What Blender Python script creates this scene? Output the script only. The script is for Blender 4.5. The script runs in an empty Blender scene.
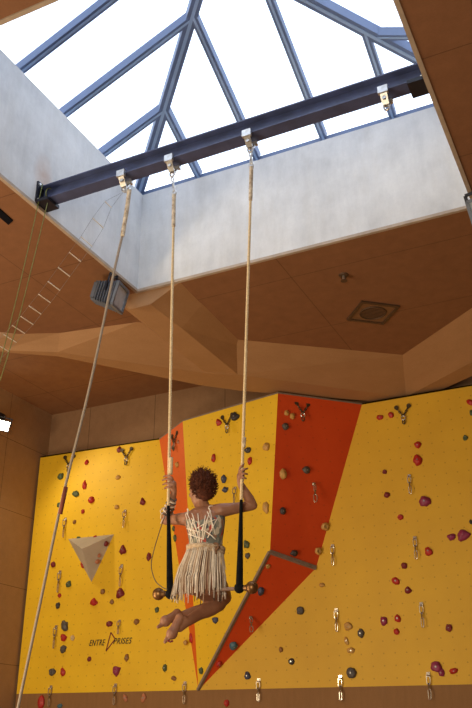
import bpy, bmesh, math, random
from mathutils import Vector, Matrix, Euler, noise
import numpy as np
random.seed(7)
C = bpy.context.scene.collection
CZ = 1.6                                   # eye height
# ---------------------------------------------------------------- camera
F = 841.36
yaw, pit, rol = [math.radians(a) for a in (-25.64, 25.29, -.157)]
cy_, sy_, cp_, sp_ = math.cos(yaw), math.sin(yaw), math.cos(pit), math.sin(pit)
fw = Vector((sy_*cp_, cy_*cp_, sp_)); r0 = Vector((cy_, -sy_, 0)); u0 = r0.cross(fw)
rt = math.cos(rol)*r0 + math.sin(rol)*u0; up = -math.sin(rol)*r0 + math.cos(rol)*u0
EYE = Vector((0, 0, CZ))
cd = bpy.data.cameras.new('camera'); cam = bpy.data.objects.new('camera', cd); C.objects.link(cam)
m = Matrix((rt, up, -fw)).transposed().to_4x4(); m.translation = EYE
cam.matrix_world = m
cd.sensor_fit = 'VERTICAL'; cd.sensor_height = 24; cd.lens = F/708*24
cd.clip_start = .05; cd.clip_end = 200
bpy.context.scene.camera = cam
# ---------------------------------------------------------------- light
SC = bpy.context.scene
SC.view_settings.view_transform = 'Standard'; SC.view_settings.look = 'None'
SC.view_settings.gamma = 1; SC.view_settings.use_curve_mapping = False
SC.view_settings.exposure = 0.0
w = bpy.data.worlds.new('sky'); SC.world = w; w.use_nodes = True
bg = w.node_tree.nodes['Background']; bg.inputs[0].default_value = (.86, .92, 1, 1); bg.inputs[1].default_value = 2.6

def area(name, loc, target, size, power, col, spread=180):
    l = bpy.data.lights.new(name, 'AREA'); l.shape = 'DISK'; l.size = size; l.energy = power; l.color = col
    l.spread = math.radians(spread)
    o = bpy.data.objects.new(name, l); C.objects.link(o); o.location = loc
    o.rotation_euler = (Vector(target)-Vector(loc)).to_track_quat('-Z', 'Y').to_euler(); return o
def spot(name, loc, target, power, col, ang, rad=.08, blend=.6):
    l = bpy.data.lights.new(name, 'SPOT'); l.energy = power; l.color = col; l.spot_size = math.radians(ang)
    l.spot_blend = blend; l.shadow_soft_size = rad
    o = bpy.data.objects.new(name, l); C.objects.link(o); o.location = loc
    o.rotation_euler = (Vector(target)-Vector(loc)).to_track_quat('-Z', 'Y').to_euler(); return o
WARM = (1, .72, .42)
area('hall_fill_low', (-1.0, -1.5, 2.6), (-4, 9, 3.6), 1.6, 150, (1, .84, .60))  # unseen soft fill added behind the camera to brighten the hall
area('hall_light_near', (-.50, -.6, 2.1), (-3, 8, 3.0), .6, 70, (1, .86, .64))
area('hall_fill_side', (-7.4, 1.0, 3.2), (-5, 10, 3.6), 1.0, 170, (1, .80, .52))  # added side fill without a fixture, lifts the left of the hall
area('hall_fill_floor', (-6.6, 3.0, .6), (-3.2, 8.5, 6.2), 2.0, 175, (1, .80, .56))  # upward fill added near the floor to brighten ceiling and ribs
spot('wall_spot', (-8.30, 9.16, 6.06), (-5.6, 10.4, 3.0), 85, (1, .80, .50), 125, .05)

# ---------------------------------------------------------------- helpers
def ray(px, py): return fw*F + rt*(px-236) + up*(354-py)
def at(px, py, Y): d = ray(px, py); return EYE + d*(Y/d.y)
def atz(px, py, z): d = ray(px, py); return EYE + d*((z-CZ)/d.z)
def atx(px, py, X): d = ray(px, py); return EYE + d*(X/d.x)
def onplane(px, py, p0, n): d = ray(px, py); return EYE + d*((p0-EYE).dot(n)/d.dot(n))

def origin(o):
    v = Vector((0, 0, 0))
    while o is not None: v += o.location; o = o.parent
    return v
def obj(name, bm, mat, parent=None, smooth=False, local=False, norm=True):
    if norm: bmesh.ops.recalc_face_normals(bm, faces=bm.faces[:])
    me = bpy.data.meshes.new(name); bm.to_mesh(me); bm.free()
    if parent is not None and not local: me.transform(Matrix.Translation(-origin(parent)))
    for mm in (mat if isinstance(mat, (list, tuple)) else [mat]): me.materials.append(mm)
    if smooth:
        for p in me.polygons: p.use_smooth = True
    o = bpy.data.objects.new(name, me); C.objects.link(o)
    if parent is not None: o.parent = parent
    return o
def tag(o, label, cat, group=None):
    o['label'] = label; o['category'] = cat
    if group: o['group'] = group
    return o
def thing(name, label, cat, loc=(0, 0, 0), group=None):
    o = bpy.data.objects.new(name, None); C.objects.link(o); o.location = loc; o.empty_display_size = .1
    return tag(o, label, cat, group)
def struct(name, bm, mat, parent=None):
    o = obj(name, bm, mat, parent)
    if parent is None: o['kind'] = 'structure'
    return o
def B(): return bmesh.new()
def box(bm, lo, hi, M=None):
    v = [Vector((x, y, z)) for x in (lo[0], hi[0]) for y in (lo[1], hi[1]) for z in (lo[2], hi[2])]
    if M is not None: v = [M @ q for q in v]
    v = [bm.verts.new(q) for q in v]
    for f in ((0,1,3,2), (4,6,7,5), (0,4,5,1), (2,3,7,6), (0,2,6,4), (1,5,7,3)): bm.faces.new([v[i] for i in f])
def ngon(bm, pts, n, t):
    """flat polygon with thickness t away from normal n"""
    n = Vector(n).normalized()
    a = [bm.verts.new(Vector(p)) for p in pts]; b = [bm.verts.new(Vector(p)-n*t) for p in pts]
    bm.faces.new(a); bm.faces.new(b[::-1])
    for i in range(len(a)):
        j = (i+1) % len(a); bm.faces.new([a[i], b[i], b[j], a[j]])
def frames(pts):
    out = []; nrm = None
    for i, p in enumerate(pts):
        t = (pts[min(i+1, len(pts)-1)]-pts[max(i-1, 0)]).normalized()
        if nrm is None:
            nrm = t.cross(Vector((0, 0, 1)) if abs(t.z) < .9 else Vector((1, 0, 0))).normalized()
        else:
            nrm = (nrm - t*nrm.dot(t)).normalized()
        out.append((p, nrm, t.cross(nrm)))
    return out
def tube(bm, pts, rad, n=8, cap=True, flat=1.0):
    pts = [Vector(p) for p in pts]
    if not isinstance(rad, (list, tuple)): rad = [rad]*len(pts)
    rings = []
    for (p, a, b), r in zip(frames(pts), rad):
        rings.append([bm.verts.new(p + a*(math.cos(2*math.pi*k/n)*r) + b*(math.sin(2*math.pi*k/n)*r*flat)) for k in range(n)])
    for A, Bq in zip(rings, rings[1:]):
        for k in range(n): bm.faces.new([A[k], A[(k+1) % n], Bq[(k+1) % n], Bq[k]])
    if cap: bm.faces.new(rings[0][::-1]); bm.faces.new(rings[-1])
def bar(bm, a, b, w_, h_, upv=(0, 0, 1)):
    a = Vector(a); b = Vector(b); t = (b-a).normalized(); s = t.cross(Vector(upv)).normalized(); q = s.cross(t)
    L = (b-a).length
    M = Matrix((s, t, q)).transposed().to_4x4(); M.translation = a
    box(bm, (-w_/2, 0, -h_/2), (w_/2, L, h_/2), M)
def ring(bm, M, R, r, n=20, k=8, sx=1, sy=1):
    pts = [M @ Vector((R*sx*math.cos(2*math.pi*i/n), 0, R*sy*math.sin(2*math.pi*i/n))) for i in range(n+1)]
    tube(bm, pts, r, k, cap=False)
def sphere(bm, c, r, sub=2, sc=(1, 1, 1), M=None):
    res = bmesh.ops.create_icosphere(bm, subdivisions=sub, radius=r)
    for v in res['verts']:
        q = Vector((v.co.x*sc[0], v.co.y*sc[1], v.co.z*sc[2]))
        if M is not None: q = M @ q
        v.co = q + Vector(c)
    return res['verts']
def cyl(bm, a, b, r, n=12): tube(bm, [a, b], r, n)
def spline(pts, n=6):
    P = [Vector(p) for p in pts]; out = []
    for i in range(len(P)-1):
        p0 = P[max(i-1, 0)]; p1 = P[i]; p2 = P[i+1]; p3 = P[min(i+2, len(P)-1)]
        for k in range(n):
            t = k/n
            out.append(.5*((2*p1)+(p2-p0)*t+(2*p0-5*p1+4*p2-p3)*t*t+(-p0+3*p1-3*p2+p3)*t**3))
    out.append(P[-1]); return out
def resample(pts, step):
    out = [pts[0]]; acc = 0
    for a, b in zip(pts, pts[1:]):
        L = (b-a).length; n = max(1, int(round(L/step)))
        for k in range(1, n+1): out.append(a.lerp(b, k/n))
    return out
def rope(bm, pts, r, pitch=.08, n=5, strands=3):
    P = resample([Vector(p) for p in pts], pitch/8)
    fr = frames(P); s = [0]
    for a, b in zip(P, P[1:]): s.append(s[-1]+(b-a).length)
    for k in range(strands):
        q = []
        for (p, a, b), d in zip(fr, s):
            t = 2*math.pi*(d/pitch + k/strands); q.append(p + (a*math.cos(t)+b*math.sin(t))*r*.52)
        tube(bm, q, r*.56, n)

# ---------------------------------------------------------------- materials
def newmat(name):
    m = bpy.data.materials.new(name); m.use_nodes = True
    nt = m.node_tree; return m, nt, nt.nodes['Principled BSDF']
def mix(nt, fac, a, b, mode='MIX'):
    n = nt.nodes.new('ShaderNodeMix'); n.data_type = 'RGBA'; n.blend_type = mode
    for i, v in ((0, fac), (6, a), (7, b)):
        if isinstance(v, bpy.types.NodeSocket): nt.links.new(v, n.inputs[i])
        elif i == 0: n.inputs[0].default_value = v
        else: n.inputs[i].default_value = (*v, 1) if len(v) == 3 else v
    return n.outputs[2]
def math_(nt, op, a, b=0.0, c=None):
    n = nt.nodes.new('ShaderNodeMath'); n.operation = op
    for i, v in enumerate((a, b) if c is None else (a, b, c)):
        if isinstance(v, bpy.types.NodeSocket): nt.links.new(v, n.inputs[i])
        else: n.inputs[i].default_value = v
    return n.outputs[0]
def coord(nt, sc=(1, 1, 1), kind='Object'):
    tc = nt.nodes.new('ShaderNodeTexCoord'); mp = nt.nodes.new('ShaderNodeMapping')
    nt.links.new(tc.outputs[kind], mp.inputs[0]); mp.inputs['Scale'].default_value = sc
    return mp.outputs[0]
def noise_(nt, sc, scale, detail=4, rough=.6, lo=.35, hi=.65, kind='Object'):
    n = nt.nodes.new('ShaderNodeTexNoise'); n.inputs['Scale'].default_value = scale
    n.inputs['Detail'].default_value = detail; n.inputs['Roughness'].default_value = rough
    nt.links.new(coord(nt, sc, kind), n.inputs['Vector'])
    r = nt.nodes.new('ShaderNodeMapRange'); r.inputs[1].default_value = lo; r.inputs[2].default_value = hi
    nt.links.new(n.outputs[0], r.inputs[0]); return r.outputs[0]
def bump(nt, bs, h, strength=.3, dist=.01):
    b = nt.nodes.new('ShaderNodeBump'); b.inputs['Strength'].default_value = strength; b.inputs['Distance'].default_value = dist
    nt.links.new(h, b.inputs['Height']); nt.links.new(b.outputs[0], bs.inputs['Normal'])
def simple(name, c1, c2=None, rough=.6, metal=0, scale=8, sc=(1, 1, 1), bmp=0, spec=.5):
    m, nt, bs = newmat(name)
    bs.inputs['Roughness'].default_value = rough; bs.inputs['Metallic'].default_value = metal
    bs.inputs['Specular IOR Level'].default_value = spec
    if c2 is None: c2 = tuple(x*.8 for x in c1)
    f = noise_(nt, sc, scale); nt.links.new(mix(nt, f, c1, c2), bs.inputs['Base Color'])
    if bmp: bump(nt, bs, f, bmp, .004)
    return m
def joint(nt, axes, wid, hei, off, mw=.008):
    """1 on the joints between boards"""
    s = nt.nodes.new('ShaderNodeSeparateXYZ'); nt.links.new(coord(nt), s.inputs[0])
    a = s.outputs[axes[0]]; b = s.outputs[axes[1]]
    outs = []
    for v, p, o in ((a, wid, off[0]), (b, hei, off[1])):
        q = math_(nt, 'FRACT', math_(nt, 'DIVIDE', math_(nt, 'ADD', v, 200*p+o), p))
        outs.append(math_(nt, 'LESS_THAN', q, mw/p))
    return math_(nt, 'MAXIMUM', *outs)
def wood(name, c1, c2, axes, wid=2.4, hei=1.25, off=(0, 0), dark=.45, grain=(3, 3, 3), rough=.75, mw=.010):
    m, nt, bs = newmat(name)
    f = noise_(nt, grain, 2.2, 6, .65, .3, .7); g = noise_(nt, (1, 1, 1), 60, 3, .7, .2, .8)
    c = mix(nt, f, c1, c2); c = mix(nt, math_(nt, 'MULTIPLY', g, .35), c, tuple(x*.55 for x in c1))
    j = joint(nt, axes, wid, hei, off, mw)
    c = mix(nt, math_(nt, 'MULTIPLY', j, 1-dark), c, (.03, .015, .008))
    nt.links.new(c, bs.inputs['Base Color']); bs.inputs['Roughness'].default_value = rough
    bs.inputs['Specular IOR Level'].default_value = .3
    return m
CEIL = wood('ceiling_board', (.27, .125, .060), (.22, .10, .048), (0, 1), 2.5, 1.25, (.35, .2), dark=.55)
CEILB = wood('ceiling_board_back', (.34, .165, .072), (.28, .13, .06), (0, 1), 2.5, 1.25, (.6, .1), dark=.5)
BEAMW = wood('rib_plywood', (.44, .25, .125), (.38, .21, .10), (0, 2), 50, 50, (7, 7), grain=(1, 1, 6))
WALLW = wood('wall_board', (.36, .215, .12), (.30, .175, .095), (0, 2), 1.25, 2.5, (.35, .3), dark=.4)
WALLL = wood('side_wall_board', (.46, .285, .155), (.40, .245, .13), (1, 2), 1.25, 1.1, (.3, .55), dark=.45)
KICK = wood('kickboard_ply', (.30, .155, .06), (.25, .13, .05), (0, 2), 50, 50, (7, 7), grain=(6, 1, 1))

def concrete():
    m, nt, bs = newmat('bare_concrete')
    a = noise_(nt, (1, 1, 1), 1.6, 8, .65, .3, .7); b = noise_(nt, (2.2, 2.2, .5), 3.0, 6, .7, .35, .75); g = noise_(nt, (1, 1, 1), 30, 4, .7, .3, .7)
    c = mix(nt, a, (.70, .71, .715), (.47, .48, .49)); c = mix(nt, math_(nt, 'MULTIPLY', b, .40), c, (.84, .84, .83))
    c = mix(nt, math_(nt, 'MULTIPLY', g, .15), c, (.42, .42, .43))
    d = noise_(nt, (3, 3, .6), 1.2, 6, .7, .5, .8); c = mix(nt, math_(nt, 'MULTIPLY', d, .35), c, (.46, .43, .38))
    vd = nt.nodes.new('ShaderNodeVectorMath'); vd.operation = 'DISTANCE'; nt.links.new(coord(nt, (1, 1, .55)), vd.inputs[0]); vd.inputs[1].default_value = (-4.484, 5.10, 6.56*.55)
    st = nt.nodes.new('ShaderNodeMapRange'); st.inputs[1].default_value = .16; st.inputs[2].default_value = .02; nt.links.new(vd.outputs[1], st.inputs[0])   # rust run above the beam plate
    c = mix(nt, math_(nt, 'MULTIPLY', st.outputs[0], math_(nt, 'MULTIPLY', a, .9)), c, (.45, .22, .10))
    nt.links.new(c, bs.inputs['Base Color']); bs.inputs['Roughness'].default_value = .8
    bump(nt, bs, b, .15, .01)
    return m
CONC = concrete()
def panel_mat(name, c1, c2, dot, off=(0, 0)):
    m, nt, bs = newmat(name)
    f = noise_(nt, (1, 1, 1), 1.3, 5, .6); g = noise_(nt, (1, 1, 1), 90, 2, .6, .3, .8)
    c = mix(nt, f, c1, c2); c = mix(nt, math_(nt, 'MULTIPLY', g, .18), c, tuple(x*.7 for x in c1))
    s = nt.nodes.new('ShaderNodeSeparateXYZ'); nt.links.new(coord(nt), s.inputs[0]); P = .142
    dx = math_(nt, 'SUBTRACT', math_(nt, 'FRACT', math_(nt, 'DIVIDE', math_(nt, 'ADD', s.outputs[0], 33+off[0]), P)), .5)
    dz = math_(nt, 'SUBTRACT', math_(nt, 'FRACT', math_(nt, 'DIVIDE', math_(nt, 'ADD', s.outputs[2], 33+off[1]), P)), .5)
    d = math_(nt, 'ADD', math_(nt, 'MULTIPLY', dx, dx), math_(nt, 'MULTIPLY', dz, dz))
    h = math_(nt, 'LESS_THAN', d, .0048)
    c = mix(nt, math_(nt, 'MULTIPLY', h, .42), c, dot)
    nt.links.new(c, bs.inputs['Base Color']); bs.inputs['Roughness'].default_value = .55
    bs.inputs['Specular IOR Level'].default_value = .35
    return m
YEL = panel_mat('yellow_resin', (.86, .56, .022), (.78, .49, .02), (.30, .14, .01))
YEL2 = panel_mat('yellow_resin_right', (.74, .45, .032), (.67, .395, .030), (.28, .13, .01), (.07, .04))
ORA = panel_mat('orange_resin', (.66, .075, .012), (.58, .058, .010), (.38, .05, .012))
ORA2 = panel_mat('orange_resin_strip', (.76, .14, .018), (.70, .12, .015), (.45, .06, .012))
KICKM = KICK
EDGE = simple('plywood_edge', (.26, .20, .16), (.20, .15, .12), .7, scale=20)
FRAME = simple('haze_tinted_aluminium', (.125, .175, .305), (.105, .15, .265), .55, 0, 3)  # blue sky glow and haze on the backlit bars put into the base colour
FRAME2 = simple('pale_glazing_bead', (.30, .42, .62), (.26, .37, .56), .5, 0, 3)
STEELD = simple('hazed_dark_blue_beam_paint', (.065, .085, .19), (.045, .058, .13), .45, .0, 5)  # dark blue-black paint, lifted bluish to include haze from the sky
STEELB = simple('black_bracket_paint', (.015, .017, .03), None, .4, .2, 5)
GALV = simple('galvanised_steel', (.70, .70, .70), (.55, .53, .5), .32, .85, 20)
SHINY = simple('polished_hanger_steel', (.80, .76, .68), (.6, .56, .5), .25, .8, 20)
DKMET = simple('dark_hanger_steel', (.12, .09, .05), (.08, .06, .04), .4, .5, 20)
ROPEW = simple('cotton_rope', (.80, .66, .42), (.66, .52, .32), .9, 0, 60)
ROPEG = simple('grey_climbing_rope', (.36, .30, .24), (.29, .24, .19), .9, 0, 60)
ROPEGR = simple('green_cord', (.20, .22, .07), (.15, .17, .05), .8, 0, 40)
SPLICE = simple('tarred_splice', (.80, .70, .54), (.34, .26, .18), .9, 0, 22, (1, 1, 1))
BLACKC = simple('black_grip_tape', (.006, .006, .007), (.012, .012, .013), .95, 0, 30, bmp=.3, spec=.12)
MAROON = simple('maroon_sleeve', (.22, .05, .03), None, .8)
BRASS = simple('brass', (.30, .16, .06), (.18, .09, .035), .40, .8, 9)
BARM = simple('worn_steel_bar', (.42, .28, .21), (.34, .22, .17), .6, .1, 30)
GREYM = simple('grey_cast_aluminium', (.075, .088, .12), (.05, .06, .09), .5, .1, 9)
DARKP = simple('dark_vent_metal', (.10, .055, .03), (.08, .045, .025), .6, .2, 20)
WIRE = simple('thin_dark_wire', (.10, .07, .05), None, .6)
CABLE = simple('steel_cable', (.35, .33, .30), None, .4, .6)
RUNG = simple('aluminium_rung', (.90, .82, .66), (.8, .72, .56), .35, .3)
def emit(name, col, s):
    m, nt, bs = newmat(name); bs.inputs['Emission Color'].default_value = (*col, 1); bs.inputs['Emission Strength'].default_value = s
    f = noise_(nt, (1, 1, 1), 5); nt.links.new(mix(nt, f, col, tuple(x*.95 for x in col)), bs.inputs['Base Color']); return m
LENS = emit('lit_lamp_lens', (1, .86, .6), 40)
LENSOFF = simple('unlit_lamp_glass', (.45, .5, .55), None, .1, 0)
def glass():
    m = bpy.data.materials.new('clear_glazing'); m.use_nodes = True; nt = m.node_tree; nt.nodes.clear()
    o = nt.nodes.new('ShaderNodeOutputMaterial'); t = nt.nodes.new('ShaderNodeBsdfTransparent'); g = nt.nodes.new('ShaderNodeBsdfGlossy')
    g.inputs['Roughness'].default_value = .02; mx = nt.nodes.new('ShaderNodeMixShader'); mx.inputs[0].default_value = .05
    f = noise_(nt, (1, 1, 1), 1.5); nt.links.new(mix(nt, f, (.95, .97, 1), (.90, .94, 1)), t.inputs[0])
    nt.links.new(t.outputs[0], mx.inputs[1]); nt.links.new(g.outputs[0], mx.inputs[2]); nt.links.new(mx.outputs[0], o.inputs[0]); return m
GLASS = glass()
FLOORM = simple('grey_rubber_floor', (.35, .20, .11), (.30, .17, .10), .7, 0, 4)
ROOFO = simple('roof_membrane', (.2, .2, .2), None, .9)

# ---------------------------------------------------------------- setting
XL, XR, YF, YB = -8.64, 6.0, -4.0, 10.74
HC, HB = 6.2, 6.8                                   # hall ceiling; higher ceiling along the climbing wall
sx0, sx1, sy0, sy1, ST = -4.484, -.815, 3.19, 6.833, 7.485   # skylight shaft
b = B(); box(b, (XL-.2, YF-.2, -.15), (XR+.2, YB+.2, 0)); struct('floor', b, FLOORM)
b = B(); box(b, (XL-.2, YF-.2, 0), (XL, YB+.2, 7.0)); struct('wall_left', b, WALLL)
b = B(); box(b, (XR, YF-.2, 0), (XR+.2, YB+.2, 7.0)); struct('wall_right', b, WALLL)
b = B(); box(b, (XL, YB, 0), (XR, YB+.2, 7.0)); struct('wall_back', b, WALLW)
b = B(); box(b, (XL, YF-.2, 0), (XR, YF, 7.0)); struct('wall_front', b, WALLW)
# hall ceiling around the shaft (its back edge follows the two diagonal ribs)
def flat(bm, pts, z, t): ngon(bm, [(x, y, z) for x, y in pts], (0, 0, -1), t)
b = B()
G = .02
hx0, hx1, hy0, hy1 = sx0-G, sx1+G, sy0-G, sy1+G
flat(b, [(XL, YF), (XR, YF), (XR, hy0), (XL, hy0)], HC, .12)
flat(b, [(XL, hy0), (hx0, hy0), (hx0, 8.2), (-4.87, 7.75), (-5.875, 7.5), (XL, 5.15)], HC, .12)
flat(b, [(hx0, hy1), (hx1, hy1), (hx1, 8.75), (-1.24, 9.1), (-2.3, 9.95), (-3.99, 8.65), (hx0, 8.2)], HC, .12)
flat(b, [(hx1, hy0), (XR, hy0), (hx1, 8.75)], HC, .12)
struct('ceiling', b, CEIL)
b = B()
flat(b, [(XL, 5.0), (-2.55, 10.74), (XL, 10.74)], HB, .1)
flat(b, [(-2.55, 10.74), (XR, 3.3), (XR, 10.74)], HB, .1)
o = struct('ceiling', b, CEILB)
# shaft of bare concrete
b = B(); T = .19
H0 = HC+.004
box(b, (sx0-T, sy0-T, H0), (sx0, sy1+T, ST)); box(b, (sx1, sy0-T, H0), (sx1+T, sy1+T, ST))
box(b, (sx0, sy1, H0), (sx1, sy1+T, ST)); box(b, (sx0, sy0-T, H0), (sx1, sy0, ST))
shaft = struct('trim_1', b, CONC); shaft['label'] = 'bare concrete shaft below the skylight'
b = B(); e = .03                                           # thin edge strip at the shaft's foot
box(b, (sx0-e, sy0, HC-.012), (sx0+.006, sy1, HC+.02)); box(b, (sx0-e, sy1-.006, HC-.012), (sx1+e, sy1+e, HC+.02)); box(b, (sx1-.006, sy0, HC-.012), (sx1+e, sy1, HC+.02)); box(b, (sx0-e, sy0-e, HC-.012), (sx1+e, sy0+.006, HC+.02))
struct('trim_2', b, simple('shaft_edge_strip', (.45, .36, .28), None, .7))
# diagonal ribs
def rib(name, st):
    b = B(); rows = [[b.verts.new(Vector(p)) for p in s] for s in st]; n = len(rows[0])
    for A, Q in zip(rows, rows[1:]):
        for k in range(n): b.faces.new([A[k], A[(k+1) % n], Q[(k+1) % n], Q[k]])
    b.faces.new(rows[0]); b.faces.new(rows[-1][::-1]); bmesh.ops.triangulate(b, faces=b.faces[:])
    return struct(name, b, BEAMW)
ZS = 5.98
rib('trim_3', [
 [(-8.64, 4.72, HC), (-8.64, 4.66, ZS+.12), (-8.64, 4.80, ZS+.12), (-8.64, 5.0, HB+.05), (-8.64, 4.7, HB+.05)],
 [(-6.56, 7.03-.02, HC), (-6.52, 7.0+.02, ZS), (-6.50, 7.10, ZS), (-6.60, 7.3, HB+.05), (-6.6, 7.0, HB+.05)],
 [(-5.875, 7.30, HC), (-5.93, 7.36, ZS), (-6.0, 7.46, ZS), (-6.1, 7.7, HB+.05), (-5.9, 7.4, HB+.05)],
 [(-4.87, 7.47, HC), (-4.63, 8.68, ZS), (-4.85, 9.03, ZS), (-4.95, 9.2, HB+.05), (-4.8, 8.4, HB+.05)],
 [(-3.99, 8.43, HC), (-4.26, 8.93, ZS), (-4.44, 9.44, ZS), (-4.6, 9.5, HB+.05), (-4.2, 8.9, HB+.05)],
 [(-2.3, 9.74, HC), (-2.52, 10.62, ZS), (-2.60, 10.85, ZS), (-2.7, 10.85, HB+.05), (-2.4, 10.5, HB+.05)]])
rib('trim_4', [
 [(-2.3, 9.74, HC), (-2.52, 10.62, ZS), (-2.45, 10.85, ZS), (-2.4, 10.85, HB+.05), (-2.4, 10.5, HB+.05)],
 [(-1.24, 8.85, HC), (-1.47, 9.86, ZS), (-1.25, 10.1, ZS), (-1.2, 10.1, HB+.05), (-1.3, 9.6, HB+.05)],
 [(1.2, 6.8, HC), (1.0, 7.8, ZS), (1.2, 8.05, ZS), (1.3, 8.0, HB+.05), (1.1, 7.5, HB+.05)],
 [(6.0, 2.8, HC), (6.0, 3.4, ZS), (6.0, 3.7, ZS), (6.0, 3.6, HB+.05), (6.0, 3.1, HB+.05)]])
rib('trim_5', [
 [(-4.86, 6.86, HC+.02), (-4.60, 6.865, ZS+.03), (-4.33, 6.865, ZS+.03), (-3.93, 6.87, HC+.02)],
 [(-4.86, 7.5, HC+.02), (-4.61, 7.5, ZS+.02), (-4.29, 7.5, ZS+.02), (-3.95, 7.4, HC+.02)],
 [(-4.86, 8.9, HC+.02), (-4.62, 9.0, ZS+.002), (-4.26, 9.0, ZS+.002), (-3.99, 8.8, HC+.02)]])
# skylight: hipped frame and panes on a curb
fx0, fx1, fy0, fy1, FZ = sx0-.2, sx1+.2, sy0-.2, sy1+.2, 7.705
cx, cy, tt = (fx0+fx1)/2, (fy0+fy1)/2, .45
AP = Vector((cx, cy, FZ+tt*(fx1-fx0)/2))
win = bpy.data.objects.new('window_1', None); C.objects.link(win); win['kind'] = 'structure'; win['label'] = 'pyramid skylight with glazing bars coloured for sky haze'
win.location = (cx, cy, ST)
b = B()
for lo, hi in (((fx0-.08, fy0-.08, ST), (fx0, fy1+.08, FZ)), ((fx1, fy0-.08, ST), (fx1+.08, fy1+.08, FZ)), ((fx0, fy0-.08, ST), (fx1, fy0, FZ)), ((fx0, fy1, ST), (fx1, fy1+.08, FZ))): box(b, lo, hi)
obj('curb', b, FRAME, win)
corners = [Vector((fx0, fy0, FZ)), Vector((fx1, fy0, FZ)), Vector((fx1, fy1, FZ)), Vector((fx0, fy1, FZ))]
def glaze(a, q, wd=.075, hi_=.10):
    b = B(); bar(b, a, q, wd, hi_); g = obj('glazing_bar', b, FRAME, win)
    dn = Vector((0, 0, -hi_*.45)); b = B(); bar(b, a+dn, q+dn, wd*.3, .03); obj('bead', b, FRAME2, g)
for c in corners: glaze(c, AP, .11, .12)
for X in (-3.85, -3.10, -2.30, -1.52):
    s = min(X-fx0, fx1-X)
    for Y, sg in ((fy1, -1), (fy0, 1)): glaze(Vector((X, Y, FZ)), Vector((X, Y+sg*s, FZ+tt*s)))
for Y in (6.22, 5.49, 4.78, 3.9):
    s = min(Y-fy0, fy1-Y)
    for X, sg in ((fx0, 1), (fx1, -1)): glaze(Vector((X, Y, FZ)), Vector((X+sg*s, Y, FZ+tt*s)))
for i in range(4):
    b = B(); p = [corners[i], corners[(i+1) % 4], AP]; n = (p[1]-p[0]).cross(p[2]-p[0]).normalized()
    upz = Vector((0, 0, .065)); ngon(b, [q+upz for q in p], n, .008); obj('pane', b, GLASS, win)

# ---------------------------------------------------------------- climbing wall
YP = 10.5
def P3(x, y, z): return Vector((x, y, z+CZ))
zb = lambda x: .766-.0115*(x+8.58)+CZ
A0 = P3(-8.60, YP, 4.38); S0 = P3(-6.35, YP, 4.345); S1 = P3(-5.652, 9.98, 4.35); M1 = P3(-3.995, 9.619, 4.35)
R1 = P3(-3.105, YP, 4.35); AX = P3(-5.601, YP, .766-.0115*(8.58-5.601)); RR = P3(-3.887, YP, 2.168); QQ = P3(-4.318, 9.991, 2.32)
XE = 2.2
cw = thing('climbing_wall', 'yellow and orange faceted climbing wall across the back of the hall', 'climbing wall', (-4, YP, 0))
def panel(pts, mat, name='panel', t=.03):
    n = (pts[1]-pts[0]).cross(pts[2]-pts[0]).normalized()
    if n.y > 0: n = -n
    b = B(); ngon(b, pts, n, t); return obj(name, b, mat, cw)
def lab(o, l): o['label'] = l; return o
bl = Vector((-8.60, YP, zb(-8.60))); br = Vector((XE, YP, zb(XE)))
lab(panel([A0, bl, AX, S0], YEL), 'left yellow panel')
lab(panel([S0, AX, S1], ORA2), 'narrow orange strip panel')
lab(panel([S1, AX, QQ, M1], YEL), 'middle yellow panel')
lab(panel([M1, QQ, RR, R1], ORA), 'upper orange panel')
lab(panel([QQ, AX, RR], ORA), 'lower orange wedge panel')
lab(panel([R1, RR, AX, br, P3(XE, YP, 4.35)], YEL2), 'right yellow panel')
def closure(pts): return panel(pts, EDGE, 'top_cap', .01)
bk = lambda p: Vector((p.x, 10.72, p.z))
b = B(); ngon(b, [A0, S0, S1, M1, R1, P3(XE, YP, 4.35), Vector((XE, 10.72, 5.95)), Vector((-8.6, 10.72, 5.95))], (0, 0, 1), .02); lab(obj('top_cap', b, EDGE, cw), 'plywood top edge')
b = B(); ngon(b, [bl, br, Vector((XE, YP, 0)), Vector((-8.6, YP, 0))], (0, -1, 0), .03)
lab(obj('kickboard', b, KICKM, cw), 'brown plywood kickboard')
offn = Vector((0, -.012, 0))
b = B(); bar(b, QQ+offn, RR+offn, .05, .035, (0, -1, .3)); obj('edge_strip', b, EDGE, cw)
b = B(); bar(b, QQ+offn, AX+offn, .03, .045, (0, -1, .3)); obj('edge_strip', b, EDGE, cw)
def nrm(a, c, d):
    n = (c-a).cross(d-a).normalized(); return -n if n.y > 0 else n
PL = {'F': (AX, Vector((0, -1, 0))), 'S': (AX, nrm(S0, AX, S1)), 'M': (AX, nrm(S1, AX, M1)), 'O': (M1, nrm(M1, QQ, R1)), 'L': (AX, nrm(QQ, AX, RR))}
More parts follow.
